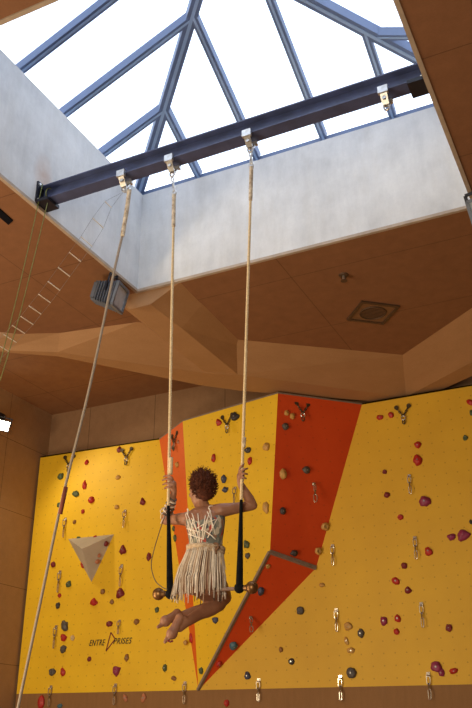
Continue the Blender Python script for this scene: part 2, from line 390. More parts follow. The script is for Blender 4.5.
# lettering on the left panel
INK = simple('black_print', (.03, .02, .015), None, .6); INKR = simple('dark_red_print', (.22, .02, .02), None, .6)
def letters(txt, px0, px1, py, h):
    cu = bpy.data.curves.new('lettering', 'FONT'); cu.body = txt; cu.shear = .35; cu.extrude = .002; cu.size = 1; cu.offset = .006; cu.space_character = 1.12
    t = bpy.data.objects.new('t', cu); C.objects.link(t); bpy.context.view_layer.update()
    me = bpy.data.meshes.new_from_object(t.evaluated_get(bpy.context.evaluated_depsgraph_get())); bpy.data.objects.remove(t)
    a = at(px0, py, YP); c = at(px1, py-.6, YP); W = c.x-a.x
    xs = [v.co.x for v in me.vertices]; ys = [v.co.y for v in me.vertices]
    sc = W/(max(xs)-min(xs)); hz = h/(max(ys)-min(ys)); rise = (c.z-a.z)/W
    o_ = origin(cw)
    for v in me.vertices:
        x = (v.co.x-min(xs))*sc; z = (v.co.y-min(ys))*hz
        v.co = Vector((a.x+x, YP-.004+v.co.z, a.z+z+rise*x))-o_
    me.materials.append(INK); o = bpy.data.objects.new('lettering', me); C.objects.link(o); o.parent = cw
letters('ENTRE', 89.3, 105.2, 646, .082); letters('PRISES', 113.4, 132, 644.2, .082)
b = B()
tri = [at(110.8, 632.5, YP-.004), at(115.2, 639, YP-.004), at(106, 651, YP-.004)]
for i in range(3): bar(b, tri[i], tri[(i+1) % 3], .004, .015, (0, 0, 1) if i != 2 else (1, 0, 0))
lab(obj('emblem', b, INKR, cw), 'dark red triangle outline between the words')
# wall volume
vp = [at(68.3, 539, YP), at(114, 534.4, YP), at(91.5, 582, YP)]; vt = at(82.2, 549, 10.12)
VOLM = simple('pale_grey_ply', (.52, .49, .45), (.46, .43, .39), .7, 0, 4)
b = B(); v = [b.verts.new(p+Vector((0, -.001, 0))) for p in vp+[vt]]
for f in ((0, 1, 3), (1, 2, 3), (2, 0, 3), (0, 2, 1)): b.faces.new([v[i] for i in f])
tag(obj('wall_volume', b, VOLM), 'pale grey three-sided wooden volume jutting from the left yellow panel', 'climbing volume')
for k, tri_ in (('VT', (0, 1, 3)), ('VR', (1, 2, 3)), ('VL', (2, 0, 3))):
    q = [(vp+[vt])[i] for i in tri_]; n = (q[1]-q[0]).cross(q[2]-q[0]).normalized()
    if n.dot(EYE-q[0]) < 0: n = -n
    PL[k] = (q[0], n)

# ---------------------------------------------------------------- climbing holds
HM = {k: simple('hold_'+k, c, tuple(x*.7 for x in c), .5, 0, 25, bmp=.2) for k, c in dict(
 red=(.50, .022, .018), maroon=(.22, .018, .03), purple=(.30, .03, .10), green=(.09, .13, .06), grey=(.10, .09, .085), dark=(.05, .045, .05),
 blue=(.055, .07, .14), teal=(.07, .17, .24), beige=(.62, .36, .10), brown=(.33, .16, .05), salmon=(.55, .22, .12), cream=(.72, .55, .30)).items()}
BOLT = simple('hold_bolt', (.5, .5, .48), None, .3, .8)
def hold(px, py, wd, ht, col, pl, label, ang=0, shape=0, dep=.55):
    p0, n = PL[pl]; p = onplane(px, py, p0, n); D = (p-EYE).dot(fw); k = D/F
    w_, h_ = wd*k*.52, ht*k*.52
    r = random.Random(int(px*31+py*17)); seed = Vector((r.random()*50, r.random()*50, 0))
    yv = -n; xv = Vector((0, 0, 1)).cross(n); xv = (-xv if xv.x < 0 else xv).normalized(); zv = xv.cross(yv)
    if zv.z < 0: zv = -zv
    M = Matrix((xv, yv, zv)).transposed()
    b = B(); res = bmesh.ops.create_icosphere(b, subdivisions=3, radius=1); ca, sa = math.cos(math.radians(ang)), math.sin(math.radians(ang))
    for v in res['verts']:
        c = v.co.copy(); f = 1 + .28*noise.noise(c*1.6+seed) + .10*noise.noise(c*4+seed)
        x, y, z = c.x*f, c.y*f, c.z*f
        if shape == 1: x *= 1-.42*z                 # pear: wide below
        if shape == 2: z += .35*x*x-.15             # sagging crescent
        if shape == 3: x += .45*z*abs(z)
        if shape == 4: y += -.25*max(0, z)+(.55 if x*x+z*z < .13 and y < 0 else 0)     # dished ring
        y = min(y, .06) if y > 0 else y
        x, z = x*w_, z*h_; x, z = ca*x-sa*z, sa*x+ca*z
        v.co = M @ Vector((x, y*dep*min(w_, h_)*1.5, z))
    o = obj('climbing_hold', b, HM[col], None, True); o.location = p + n*.002
    if max(wd, ht) >= 6.5:
        b = B(); q = M @ Vector((0, -dep*min(w_, h_)*1.45*(.35 if shape == 4 else .95), 0)); cyl(b, q*.8, q*1.07, .011, 8); obj('bolt', b, BOLT, o, local=True)
    tag(o, label, 'climbing hold', 'climbing holds bolted to the climbing wall')
H = [
(119.3,450,5,6,'maroon','F','dark red hold just left of the upper left anchor chain',0,0),
(86.8,462.5,4.5,5,'red','F','small red hold top left between grey rope and anchor',0,0),
(61,476.5,7,6,'green','F','green oval hold left of the grey rope near the panel top',20,0),
(84.7,485,5,9,'red','F','tall red hold right of the grey rope, above the green one',0,1),
(118,477.5,5,4.5,'beige','F','small tan hold below the upper left anchor',0,0),
(76,494,8,6,'green','F','grey-green slanted hold touching the grey rope sleeve',-25,0),
(91.5,500,7,7,'red','F','round red hold right of the grey-green slanted one',0,0),
(60,505,6,5,'green','F','dark green hold left of the maroon rope sleeve',0,0),
(83,511.5,4,4.5,'red','F','tiny red hold above the grey volume, left',0,0),
(142.7,501.5,5.5,7.5,'maroon','F','dark red drop hold alone high beside the orange strip',10,1),
(117,507,5,4.5,'beige','F','small tan hold right above a quickdraw, upper left panel',0,0),
(74.6,522,4,4,'brown','F','tiny brown hold over the volume left of the short quickdraw',0,0),
(123,549.7,6.5,9,'maroon','F','large dark red pear hold right of the grey volume',0,1),
(53.4,564.6,5.5,5.5,'maroon','F','purple-brown hold beside grey rope, left of the volume',0,0),
(69,584,6,6.5,'green','F','dark green hold below left of the volume',-20,1),
(103,591.5,5,5.5,'brown','F','brown knob just under the volume, right',0,0),
(120.5,593,8,10,'maroon','F','big maroon pear hold under a quickdraw, right of the volume',0,1),
(59.7,595.5,4,4,'red','F','tiny square red hold under the left quickdraw',0,0),
(58,605.5,5,6,'dark','F','small dark hold under the tiny square red one',0,0),
(94.2,602,7,7.5,'red','F','triangular red hold below the volume tip',0,1),
(112,602,4.5,4.5,'brown','F','small brown knob right of the triangular red hold',0,0),
(109.5,624,7,5.5,'maroon','F','maroon hold directly above the red triangle emblem',0,0),
(136.6,621.7,6,5.5,'brown','F','brown hold above the end of the lettering',0,0),
(65,626,7.5,10,'grey','F','large dark grey oval hold left of the lettering',25,0),
(63.7,637.6,6,7.5,'red','F','red wedge hold between two dark grey ovals',35,1),
(73,638,4.5,5,'cream','F','small cream ring hold beside the red wedge',0,4),
(63.4,649,7,7,'grey','F','round dark grey hold below the red wedge',0,0),
(89.5,659,4.5,4.5,'maroon','F','small dark red hold under the word at left',0,0),
(126.8,657.6,5,7,'brown','F','rust-brown rectangular hold under the lettering',0,0),
(52.5,672,7,7,'grey','F','round dark grey hold low by the panel left corner',0,4),
(63,671.5,5,8,'red','F','slanted red hold beside the low dark grey one',20,1),
(116.6,671.5,8,9,'purple','F','purple shield-shaped hold low under the lettering',180,1),
(41.7,702,7,12,'red','F','red hold on the brown kickboard near the left corner',0,0),
(60,706,6,4,'teal','F','teal hold at the bottom edge on the left kickboard',0,0),
(125.4,698,4.5,7,'salmon','F','narrow salmon hold on kickboard right of a quickdraw',25,0),
(143.7,698,5,8,'salmon','F','salmon hold on kickboard, right one of the pale pair',-15,0),
(149,556.6,5,8,'maroon','F','dark red hold crossed by the thin looped cord',0,0),
(157,610,4.5,5.5,'green','F','dark green hold left below the brass ball of the trapeze',0,0),
(165,668,5,6.5,'green','F','green hold beneath the feet of the performer',0,0),
(174,678.3,6,4,'brown','F','flat brown hold low left of the orange strip tip',-20,0),
(185.4,642.7,5,4.5,'beige','M','tan hold right of the toes beside the orange strip',0,0),
(173.5,447.5,4.5,5,'grey','S','grey hold high on the narrow orange strip',0,0),
(177.6,464.6,5.5,5.5,'beige','S','round tan hold on the orange strip beside the rope',0,4),
(178.5,442,3.5,4,'salmon','S','tiny salmon hold topmost on the orange strip',0,0),
(174,528.5,4,5.5,'green','S','small green hold on orange strip beside the black grip',0,0),
(175.5,538,5,6.5,'green','S','lower green hold on orange strip beside the black grip',0,0),
(191.3,638,5,9,'red','S','red hold low on the narrow orange strip',0,0),
(201.3,670.4,5,6,'green','M','dark green hold between the orange points near the bottom',0,0),
(218.8,422.4,6,7,'red','M','red heart hold left of the middle yellow anchor',20,1),
(235.5,416.5,9,8.5,'dark','M','large curved dark hold topmost on the middle yellow panel',-40,2),
(248,450,7.5,5.5,'dark','M','dark half-round hold right of the right trapeze rope',0,2),
(213.8,458,5,8,'red','M','red oval hold above the auburn hair',-10,0),
(250,461,5,7.5,'red','M','red oval hold just beside the right hand',-20,0),
(224,479,6,8,'blue','M','blue-grey block hold right of the hair, upper of two',0,0),
(225.4,489.5,7,5.5,'blue','M','blue-grey wedge hold right of the hair, lower of two',0,2),
(246.5,544,6,8,'green','M','grey-green hold right of the right black grip, upper',25,1),
(247.7,555.5,6,5.5,'grey','M','grey hold right of the right black grip, lower',0,2),
(266.4,446.7,8,8,'beige','M','tan spiky hold on middle yellow panel by orange edge, upper',0,0),
(266,507.6,7,11,'beige','M','tan tall hold on middle yellow panel by orange edge, lower',0,0),
(215.7,620.4,7,6,'blue','M','blue triangular hold below the knees',180,1),
(286.7,413,5,5,'beige','O','left of two tan holds high on the big orange panel',0,0),
(292.3,416,5.5,6,'beige','O','right of two tan holds high on the big orange panel',0,0),
(285.4,426.3,7,6.5,'grey','O','dark grey round hold below the two tan ones',0,0),
(306.3,470,7.5,7,'grey','O','dark grey round hold in the middle of the big orange panel',0,0),
(283,474,7,10,'beige','O','tan lumpy hold on the left edge of the big orange panel',15,0),
(282.8,511,6.5,6.5,'dark','O','dark hold below the tan lumpy one on orange',0,0),
(294.3,553,7.5,6,'dark','O','dark hold just above the grey edge strip on orange',0,0),
(325,526.6,8,7.5,'beige','O','round tan bolt-on hold on the right orange edge, upper',0,4),
(318,551,6.5,7,'beige','O','round tan hold on the right orange edge, lower',0,4),
(268,566,4.5,5,'beige','L','tiny tan ring hold below the grey edge strip',0,4),
(261,591,6.5,9,'blue','L','blue hold right of the right brass ball',0,0),
(233.7,645.5,8,8,'teal','L','blue-teal hold on the lower orange wedge',20,0),
(219,664,6,7,'red','L','red hold low on the lower orange wedge',0,0),
(322,585,6,4,'beige','F','faint tan hold right of the orange corner',0,0),
(300.6,610.8,8,8,'grey','F','grey dished hold right of the lower orange wedge',0,4),
(281,649.7,4.5,5,'brown','F','small brown hold low in the middle of the yellow',0,0),
(291.5,661.6,7,5.5,'dark','F','dark blue oval hold low middle, above a quickdraw gap',0,0),
(247.7,675.8,6.5,7,'blue','F','dark blue hold low, right of the orange tip',0,0),
(348,626.4,8.5,7,'beige','F','tan ring hold right of a quickdraw, upper of tan pair',0,4),
(361,633.4,7,8.5,'grey','F','grey angular hold beside the tan ring hold',0,0),
(346.5,641,4,8,'beige','F','thin tan finger-like hold under the tan ring hold',20,0),
(351,650.5,7.5,5.5,'beige','F','tan dished hold below the thin tan one',0,4),
(351.6,673,9.5,10.5,'grey','F','large grey-brown egg hold above the kickboard',25,0),
(226.7,703,5.5,6,'red','F','red hold on the kickboard below the orange tip',0,0),
(380,417.5,6.5,5,'red','F','red half-round hold high on the right panel, leftmost of pair',0,2),
(391,415,5.5,6.5,'red','F','dark red oval hold beside the right panel anchor',30,0),
(418,445.3,6.5,7,'red','F','red triangular hold above the round red one, right panel',180,1),
(417.7,460.3,8.5,10.5,'red','F','round red hold high on the right yellow panel',0,0),
(384.7,472,4.5,4.5,'maroon','F','tiny maroon ring hold left of the upper right quickdraw',0,4),
(465.5,438,5,5,'green','F','small green ring hold near the right edge',0,4),
(470.5,402.5,8,5,'red','F','orange-red hold cut by the right edge, topmost',-40,0),
(471.6,413,3.5,6,'green','F','green sliver hold at the right edge under the topmost',0,0),
(387,495,5.5,6,'maroon','F','maroon hold left of the tip of the upper right quickdraw',-30,0),
(425,501.6,12,10.5,'purple','F','large magenta round hold on the right panel',0,0),
(400.5,517.3,5.5,6,'red','F','small red ring hold below left of the large magenta one',0,4),
(451.5,537,8,6.5,'purple','F','left of two touching plum holds near the right edge',0,0),
(463.4,534.8,11.5,10,'purple','F','right and larger of two touching plum holds',20,1),
(428.4,551,7,8.5,'red','F','red teardrop hold right of the middle right quickdraw',20,1),
(404.2,565.8,6,6,'maroon','F','maroon hold left below the middle right quickdraw',0,0),
(396,581,8,6.5,'red','F','red slanted hold leading down to a purple one',-30,0),
(408,590,6.5,6.5,'maroon','F','purple-brown hold right below the red slanted one',0,1),
(471,522,3,4.5,'dark','F','dark sliver hold at the right edge above plum pair',0,0),
(384,621,7,8.5,'purple','F','plum oval hold left of two small red ones',0,0),
(397.7,618.5,5.5,8,'red','F','red hold, upper of two right of the plum oval',15,0),
(396.7,631.8,5.5,6,'red','F','small red hold, lower of two right of the plum oval',0,0),
(449,628,6.5,7,'maroon','F','maroon ring hold near the right edge, low',0,4),
(436.5,667,11,10,'purple','F','large magenta double hold low on the right',-30,0),
(441.5,672.5,6,7,'purple','F','magenta knob joined under the large magenta double hold',0,0),
(453.8,671,7.5,6,'red','F','small red bow hold right of the magenta double',-15,3),
(78.5,537.8,4.5,3,'green','VT','dark hold on the top face of the volume, left',0,0),
(95,536.8,4,2.5,'red','VT','red hold on the top face of the volume, right',0,0),
(106,543.7,5,5,'maroon','VR','dark red hold at the right corner of the volume',0,0),
(97.5,561.5,5.5,4.5,'salmon','VR','pinkish red hold on the right face of the volume',15,0),
(99,555.5,3.5,4,'salmon','VR','tiny pinkish hold above the other on the volume',0,0),
(82.5,565,4,6.5,'red','VL','red hold on the left face of the volume',15,0),
]
for h in H: hold(*h)

# ---------------------------------------------------------------- quickdraws and anchors
SLING = simple('brown_sling', (.16, .10, .04), (.10, .06, .03), .85)
def quickdraw(L):
    t = thing('quickdraw', '', 'quickdraw', (0, 0, 0), 'quickdraws hanging from the climbing wall')
    b = B(); box(b, (-.022, -.006, -.03), (.022, 0, .02)); box(b, (-.016, -.04, -.034), (.016, 0, -.028)); cyl(b, (0, -.018, .0), (0, 0, .0), .013, 8)
    obj('hanger', b, SHINY, t)
    def carab(zc, h_, g):
        b = B(); M = Matrix.Translation((0, -.03, zc)) @ Matrix.Rotation(.5*g, 4, 'Z')
        pts = [(-.018, h_*.42), (0, h_*.5), (.02, h_*.40), (.024, 0), (.016, -h_*.42), (0, -h_*.5), (-.016, -h_*.40), (-.018, 0), (-.018, h_*.42)]
        tube(b, spline([M @ Vector((x, 0, z)) for x, z in pts], 3), .0065, 6); return obj('carabiner', b, SHINY, t)
    carab(-.065, .10, 1); carab(-L+.055, .11, -1)
    b = B(); box(b, (-.009, -.034, -L+.10), (.009, -.026, -.095)); obj('sling', b, SLING, t)
    return t
def dup(root):
    r = root.copy(); C.objects.link(r)
    for ch in list(root.children):
        c = ch.copy(); C.objects.link(c); c.parent = r
    return r
QD = [(125.4,509,527,'F','quickdraw on the left yellow panel, upper right of the volume'),
(65.8,517,537,'F','quickdraw at the volume top left, beside the grey rope'),
(60.5,570,592,'F','quickdraw left of the volume over the tiny square red hold'),
(122,564,586,'F','quickdraw right of the volume above the maroon pear hold'),
(56.5,625,648,'F','quickdraw beside the large dark grey oval hold'),
(119.8,619,633,'F','quickdraw hanging over the start of the second word'),
(51.5,685,706,'F','quickdraw at the kickboard, leftmost of the bottom row'),
(116,683,704,'F','quickdraw at the kickboard under the purple shield hold'),
(185.4,681,703,'F','quickdraw at the kickboard left of the orange tip'),
(259,678,701,'F','quickdraw at the kickboard right of the orange tip'),
(340.5,675,700,'F','quickdraw at the kickboard below the grey egg hold'),
(428.4,672,699,'F','quickdraw at the kickboard below the magenta double hold'),
(235.5,486,503,'M','quickdraw between the hair and the right arm'),
(313.5,482,503,'O','quickdraw in the middle of the big orange panel'),
(250.5,615,632,'L','pale quickdraw on the lower orange wedge'),
(332.7,544,565,'F','quickdraw right of the orange corner'),
(336.5,608,631,'F','quickdraw left of the tan ring hold'),
(409.4,474,494,'F','quickdraw high on the right panel below the round red hold'),
(415,536,559,'F','quickdraw in the middle of the right yellow panel'),
(421.4,602,627,'F','quickdraw low on the right panel above the magenta double')]
base = quickdraw(.27)
for i, (px, y0, y1, pl, l) in enumerate(QD):
    o = base if i == 0 else dup(base)
    p = onplane(px, y0+2, *PL[pl]); o.location = p + PL[pl][1]*.006
    q = onplane(px, y1, *PL[pl]); o.scale = (1, 1, (p.z-q.z+.03)/.29)
    o.rotation_euler = (0, 0, math.atan2(PL[pl][1].x, -PL[pl][1].y)); o['label'] = l
def anchor(px, py, pl, l):
    p = onplane(px, py, *PL[pl]) + PL[pl][1]*.006
    t = thing('belay_anchor', l, 'belay anchor', p, 'belay anchors at the top of the climbing wall')
    for s in (-1, 1):
        b = B(); cyl(b, (s*.085, -.02, .10), (s*.085, 0, .10), .03, 10); obj('hanger', b, DKMET, t, local=True)
        b = B()
        for k in range(5):
            q = Vector((s*.085, -.02, .09)).lerp(Vector((0, -.02, -.04)), (k+.5)/5)
            ring(b, Matrix.Translation(q) @ Matrix.Rotation(s*.55, 4, 'Y') @ Matrix.Rotation(1.57*(k % 2), 4, 'Z'), .017, .006, 10, 5, .7, 1.2)
        obj('chain', b, DKMET, t, local=True)
    b = B(); ring(b, Matrix.Translation((0, -.02, -.065)), .028, .008, 14, 6); obj('ring', b, GALV, t, local=True)
    b = B(); ring(b, Matrix.Translation((0, -.02, -.12)), .026, .008, 14, 6, .7, 1.2); obj('carabiner', b, DKMET, t, local=True)
    t.rotation_euler = (0, 0, math.atan2(PL[pl][1].x, -PL[pl][1].y))
anchor(127, 456, 'F', 'V-shaped chain anchor at the top of the left yellow panel')
anchor(69.5, 463, 'F', 'V-shaped chain anchor half hidden by the grey rope, top left')
anchor(228, 423, 'M', 'V-shaped chain anchor beside the large curved dark hold')
anchor(175.5, 441, 'S', 'V-shaped chain anchor behind the rope on the orange strip')
anchor(302, 411, 'O', 'dark V-shaped chain anchor on the big orange panel')
anchor(403.5, 414, 'F', 'V-shaped chain anchor at the top of the right yellow panel')

# ---------------------------------------------------------------- ceiling fittings
p = [atz(361, 300, HC), atz(402, 304, HC), atz(384.5, 325, HC), atz(344.5, 319, HC)]
c = sum(p, Vector())/4; ex = (p[1]-p[0]+p[2]-p[3]).normalized(); ey = Vector((-ex.y, ex.x, 0)); hs = .235
t = thing('ceiling_speaker', 'square flush ceiling speaker with round grille in the brown ceiling', 'speaker', c)
Mv = Matrix((ex, ey, Vector((0, 0, 1)))).transposed().to_4x4(); Mv.translation = c
b = B()
for lo, hi in (((-hs, -hs, -.02), (hs, -hs+.035, 0)), ((-hs, hs-.035, -.02), (hs, hs, 0)), ((-hs, -hs+.035, -.02), (-hs+.035, hs-.035, 0)), ((hs-.035, -hs+.035, -.02), (hs, hs-.035, 0))): box(b, lo, hi, Mv)
obj('frame', b, DARKP, t)
b = B(); box(b, (-hs+.035, -hs+.035, -.008), (hs-.035, hs-.035, 0), Mv); obj('plate', b, simple('speaker_plate', (.20, .10, .05), (.17, .085, .04), .6, 0, 40), t)
b = B(); ring(b, Mv @ Matrix.Translation((0, 0, -.012)) @ Matrix.Rotation(math.pi/2, 4, 'X'), .15, .008, 28, 6)
for k in range(-4, 5):
    L = math.sqrt(max(0, .15**2-(k*.032)**2)); bar(b, Mv @ Vector((-L, k*.032, -.012)), Mv @ Vector((L, k*.032, -.012)), .008, .006)
obj('grille', b, DARKP, t)
c = atz(343.5, 275, HC); t = thing('sprinkler_head', 'small metal sprinkler head in the ceiling above the speaker', 'sprinkler', c)
b = B(); tube(b, [c, c-Vector((0, 0, .012))], [.055, .05], 14); obj('rosette', b, DARKP, t)
b = B(); cyl(b, c, c-Vector((0, 0, .07)), .014, 8); obj('nozzle', b, GALV, t)
b = B(); tube(b, [c-Vector((0, 0, .07)), c-Vector((0, 0, .076))], .035, 12)
for s in (-1, 1): bar(b, c+Vector((s*.03, 0, -.012)), c+Vector((s*.016, 0, -.07)), .007, .007, (0, 1, 0))
obj('deflector', b, DARKP, t)
q = [atz(-6, 203, HC), atz(13, 220, HC), atz(8.5, 224, HC), atz(-6, 211.5, HC)]
b = B(); ngon(b, [x-Vector((0, 0, .012)) for x in q], (0, 0, -1), .012)
sl = obj('linear_diffuser', b, simple('black_slot', (.006, .006, .01), None, .9, spec=.1)); tag(sl, 'narrow black slot diffuser in the ceiling at the left edge', 'ceiling diffuser')

# floodlight builder: housing with fins, bezel, lens, yoke
def floodlight(label, M, s=1.0, lit=False, group='floodlights', dp=1.0):
    t = thing('floodlight', label, 'floodlight', M.translation, group)
    def pt(x, y, z): return M @ Vector((x*s, y*s*(dp if y < 0 else 1), z*s))
    b = B()                                                    # tapered housing, narrow at the back (-y = back)
    fr = [(-.17, 0, -.12), (.17, 0, -.12), (.17, 0, .12), (-.17, 0, .12)]; bkk = [(-.12, -.15, -.085), (.12, -.15, -.085), (.12, -.15, .085), (-.12, -.15, .085)]
    v = [b.verts.new(pt(*q)) for q in fr+bkk]
    for f in ((0,1,2,3), (4,7,6,5), (0,4,5,1), (1,5,6,2), (2,6,7,3), (3,7,4,0)): b.faces.new([v[i] for i in f])
    obj('housing', b, GREYM, t)
    b = B()
    for k in range(9):
        x = -.12+.03*k; w0 = .004
        for z in (1, -1):
            vs = [(x-w0, -.005, z*.12), (x+w0, -.005, z*.12), (x*.75+w0, -.17, z*.09), (x*.75-w0, -.17, z*.09)]
            vv = [b.verts.new(pt(*q)) for q in vs]+[b.verts.new(pt(q[0], q[1], q[2]+z*.022)) for q in vs]
            for f in ((0,1,2,3), (4,7,6,5), (0,4,5,1), (1,5,6,2), (2,6,7,3), (3,7,4,0)): b.faces.new([vv[i] for i in f])
        vs = [(x*.9-w0, -.15, -.09), (x*.9+w0, -.15, -.09), (x*.9+w0, -.15, .09), (x*.9-w0, -.15, .09)]
        vv = [b.verts.new(pt(*q)) for q in vs]+[b.verts.new(pt(q[0], -.175, q[2])) for q in vs]
        for f in ((0,1,2,3), (4,7,6,5), (0,4,5,1), (1,5,6,2), (2,6,7,3), (3,7,4,0)): b.faces.new([vv[i] for i in f])
    for k in range(7):                                         # ribs round the housing
        t_ = .08+.13*k; W_, H_, Y_ = .17-.05*t_+.012, .12-.035*t_+.012, -.15*t_
        for a, c_ in (((-W_, Y_, -H_), (W_, Y_, -H_)), ((W_, Y_, -H_), (W_, Y_, H_)), ((W_, Y_, H_), (-W_, Y_, H_)), ((-W_, Y_, H_), (-W_, Y_, -H_))):
            bar(b, pt(*a), pt(*c_), .008*s, .022*s, M.to_3x3() @ (Vector((0, 0, 1)) if a[2] == c_[2] else Vector((1, 0, 0))))
    obj('cooling_fins', b, simple('fin_grey', (.13, .15, .20), None, .45, .1), t)
    b = B()
    for a, c_ in (((-.18, .012, -.13), (.18, .012, -.13)), ((.18, .012, -.13), (.18, .012, .13)), ((.18, .012, .13), (-.18, .012, .13)), ((-.18, .012, .13), (-.18, .012, -.13))):
        bar(b, pt(*a), pt(*c_), .03*s, .03*s, M.to_3x3() @ Vector((0, 1, 0)))
    obj('bezel', b, simple('bezel_grey', (.15, .175, .22), None, .4, .1), t)
    b = B(); v = [b.verts.new(pt(x, .012, z)) for x, z in ((-.165, -.115), (.165, -.115), (.165, .115), (-.165, .115))]; b.faces.new(v)
    obj('lens', b, LENS if lit else LENSOFF, t)
    b = B(); y_ = [(-.20, -.06, 0), (-.20, -.06, .20), (.20, -.06, .20), (.20, -.06, 0)]
    for i in range(3): bar(b, pt(*y_[i]), pt(*y_[i+1]), .03*s, .012*s, M.to_3x3() @ Vector((0, 1, 0)))
    cyl(b, pt(0, -.06, .2), pt(0, -.06, .245), .018*s, 8)
    obj('yoke', b, STEELB, t)
    return t
def orient(loc, fdir, upd):
    y = Vector(fdir).normalized(); x = y.cross(Vector(upd)).normalized(); z = x.cross(y)
    M = Matrix((x, y, z)).transposed().to_4x4(); M.translation = Vector(loc); return M
floodlight('grey ribbed floodlight fixed under the concrete shaft corner', orient(atz(119, 297.5, 5.95), (.86, .30, -.28), (.35, -.1, 1)), .95, dp=1.65)
floodlight('grey floodlight at the right edge of the photo under the shaft', orient(atz(491, 209, 5.95), (-.2, -1, -.55), (0, 0, 1)), 1.0)
lm = floodlight('glowing wall floodlight on the left wall at the photo edge', orient((-8.46, 9.36, 6.12), (.62, -.70, -.42), (.2, 0, 1)), .60, True)
b = B(); box(b, (-8.638, 9.30, 6.20), (-8.48, 9.42, 6.32)); obj('wall_bracket', b, STEELB, lm)

# ---------------------------------------------------------------- steel beam, clamps
YBm = 5.12; ZB = 6.26
sb = thing('steel_beam', 'dark blue steel I-beam spanning the concrete skylight shaft', 'steel beam', ((sx0+sx1)/2, YBm, ZB))
b = B(); box(b, (sx0+.02, YBm-.065, ZB), (sx1-.02, YBm+.065, ZB+.012)); box(b, (sx0+.02, YBm-.065, ZB+.148), (sx1-.02, YBm+.065, ZB+.16)); box(b, (sx0+.02, YBm-.005, ZB+.012), (sx1-.02, YBm+.005, ZB+.148))
obj('girder', b, STEELD, sb)
for X, s in ((sx0, 1), (sx1, -1)):
    x0, x1 = sorted((X+s*.001, X+s*.02))
    b = B(); box(b, (x0, YBm-.10, ZB-.02), (x1, YBm+.10, ZB+.20)); obj('end_plate', b, STEELB, sb)
    x0, x1 = sorted((X+s*.001, X+s*.14))
    b = B(); box(b, (x0, YBm-.09, ZB-.035), (x1, YBm+.09, ZB-.001)); obj('support_angle', b, STEELB, sb)
    for dy in (-.08, .08):
        for dz in (.0, .17): 
            b = B(); a = Vector((X+s*.02, YBm+dy, ZB+dz)); cyl(b, a, a+Vector((s*.014, 0, 0)), .012, 6); obj('bolt', b, GALV, sb)
CL = [(128, -3.559, 'beam clamp holding the grey rope and the wire ladder'), (173, -3.067, 'beam clamp holding the left trapeze rope'),
      (250, -2.32, 'beam clamp holding the right trapeze rope'), (384, -1.149, 'empty beam clamp near the right end of the steel beam')]
def clamp(x, label):
    c = Vector((x, YBm, ZB)); t = thing('beam_clamp', label, 'beam clamp', c, 'white steel clamps under the steel beam')
    for s in (-1, 1):
        b = B(); y0, y1 = sorted((s*.05, s*.082))
        box(b, (c.x-.04, c.y+y0, c.z-.03), (c.x+.04, c.y+y1, c.z+.035)); bar(b, c+Vector((0, s*.066, -.02)), c+Vector((0, s*.012, -.10)), .055, .012, (0, 1, 0)); obj('jaw', b, GALV, t)
    b = B(); cyl(b, c+Vector((0, -.05, -.062)), c+Vector((0, .05, -.062)), .009, 8); cyl(b, c+Vector((0, -.058, -.062)), c+Vector((0, -.042, -.062)), .017, 6); obj('bolt', b, GALV, t)
    b = B(); ring(b, Matrix.Translation(c+Vector((0, 0, -.115))), .027, .008, 16, 6, .8, 1.2); obj('shackle', b, GALV, t)
for _, x, l in CL: clamp(x, l)

# ---------------------------------------------------------------- trapeze
tz = thing('trapeze', 'circus trapeze with black wrapped grips and brass ball ends', 'trapeze', (-2.7, YBm, .98+CZ))
barL, barR = at(158.5, 594, YBm), at(252, 587.5, YBm)
bz = (barL+barR)/2
b = B(); tube(b, [barL, barR], .012, 12); obj('bar', b, BARM, tz, True)
for p in (barL, barR):
    b = B(); sphere(b, p, .042, 3); bb = obj('ball', b, BRASS, tz, True)
    d = (p-bz).normalized(); b = B(); tube(b, [p-d*.055, p-d*.03], [.018, .026], 12); obj('collar', b, BRASS, bb)
ropes = [((174, 196), (168.3, 506), (170.2, 597), -3.067), ((251.5, 168), (241.3, 500), (239.3, 591), -2.32)]
for top, mid, bot, xc in ropes:
    a, m_, c = at(*top, YBm), at(*mid, YBm), at(*bot, YBm)
    b = B(); rope(b, [a, m_], .0115, .06); obj('rope', b, ROPEW, tz, True)
    low = m_.lerp(c, .90)
    b = B(); P_ = [m_.lerp(c, k/10) for k in range(11)]; tube(b, P_, [.014, .016, .017, .019, .021, .023, .025, .027, .029, .030, .030], 10, flat=.75)
    q = at(bot[0], bot[1]-3, YBm); sphere(b, q, .036, 2, (1, .9, 1.0)); obj('grip_wrap', b, BLACKC, tz, True)
    b = B(); s = a.lerp(m_, .115); rope(b, [a+Vector((0, 0, .015)), s], .0165, .045, 6); obj('splice', b, SPLICE, tz, True)
    b = B(); ring(b, Matrix.Translation(a+Vector((0, 0, .03))), .022, .008, 14, 6, .8, 1.3); obj('thimble', b, GALV, tz)
    # steel swivel and links up to the clamp
    e = Vector((xc, YBm, ZB-.15)); st = a+Vector((0, 0, .05)); b = B()
    n = max(3, int((e-st).length/.05))
    for k in range(n):
        qq = st.lerp(e, (k+.5)/n); ring(b, Matrix.Translation(qq) @ Matrix.Rotation(1.57*(k % 2), 4, 'Z'), .018, .006, 12, 6, .6, 1.5)
    obj('chain', b, GALV, tz)
# short whipping lower on the left rope
b = B(); a = at(171.2, 458, YBm); c = at(170.6, 474, YBm); rope(b, [a, c], .0150, .04, 6); obj('whipping', b, ROPEW, tz, True)
b = B(); a = at(244.2, 438, YBm); c = at(243.6, 447, YBm); rope(b, [a, c], .0145, .04, 6); obj('whipping', b, SPLICE, tz, True)

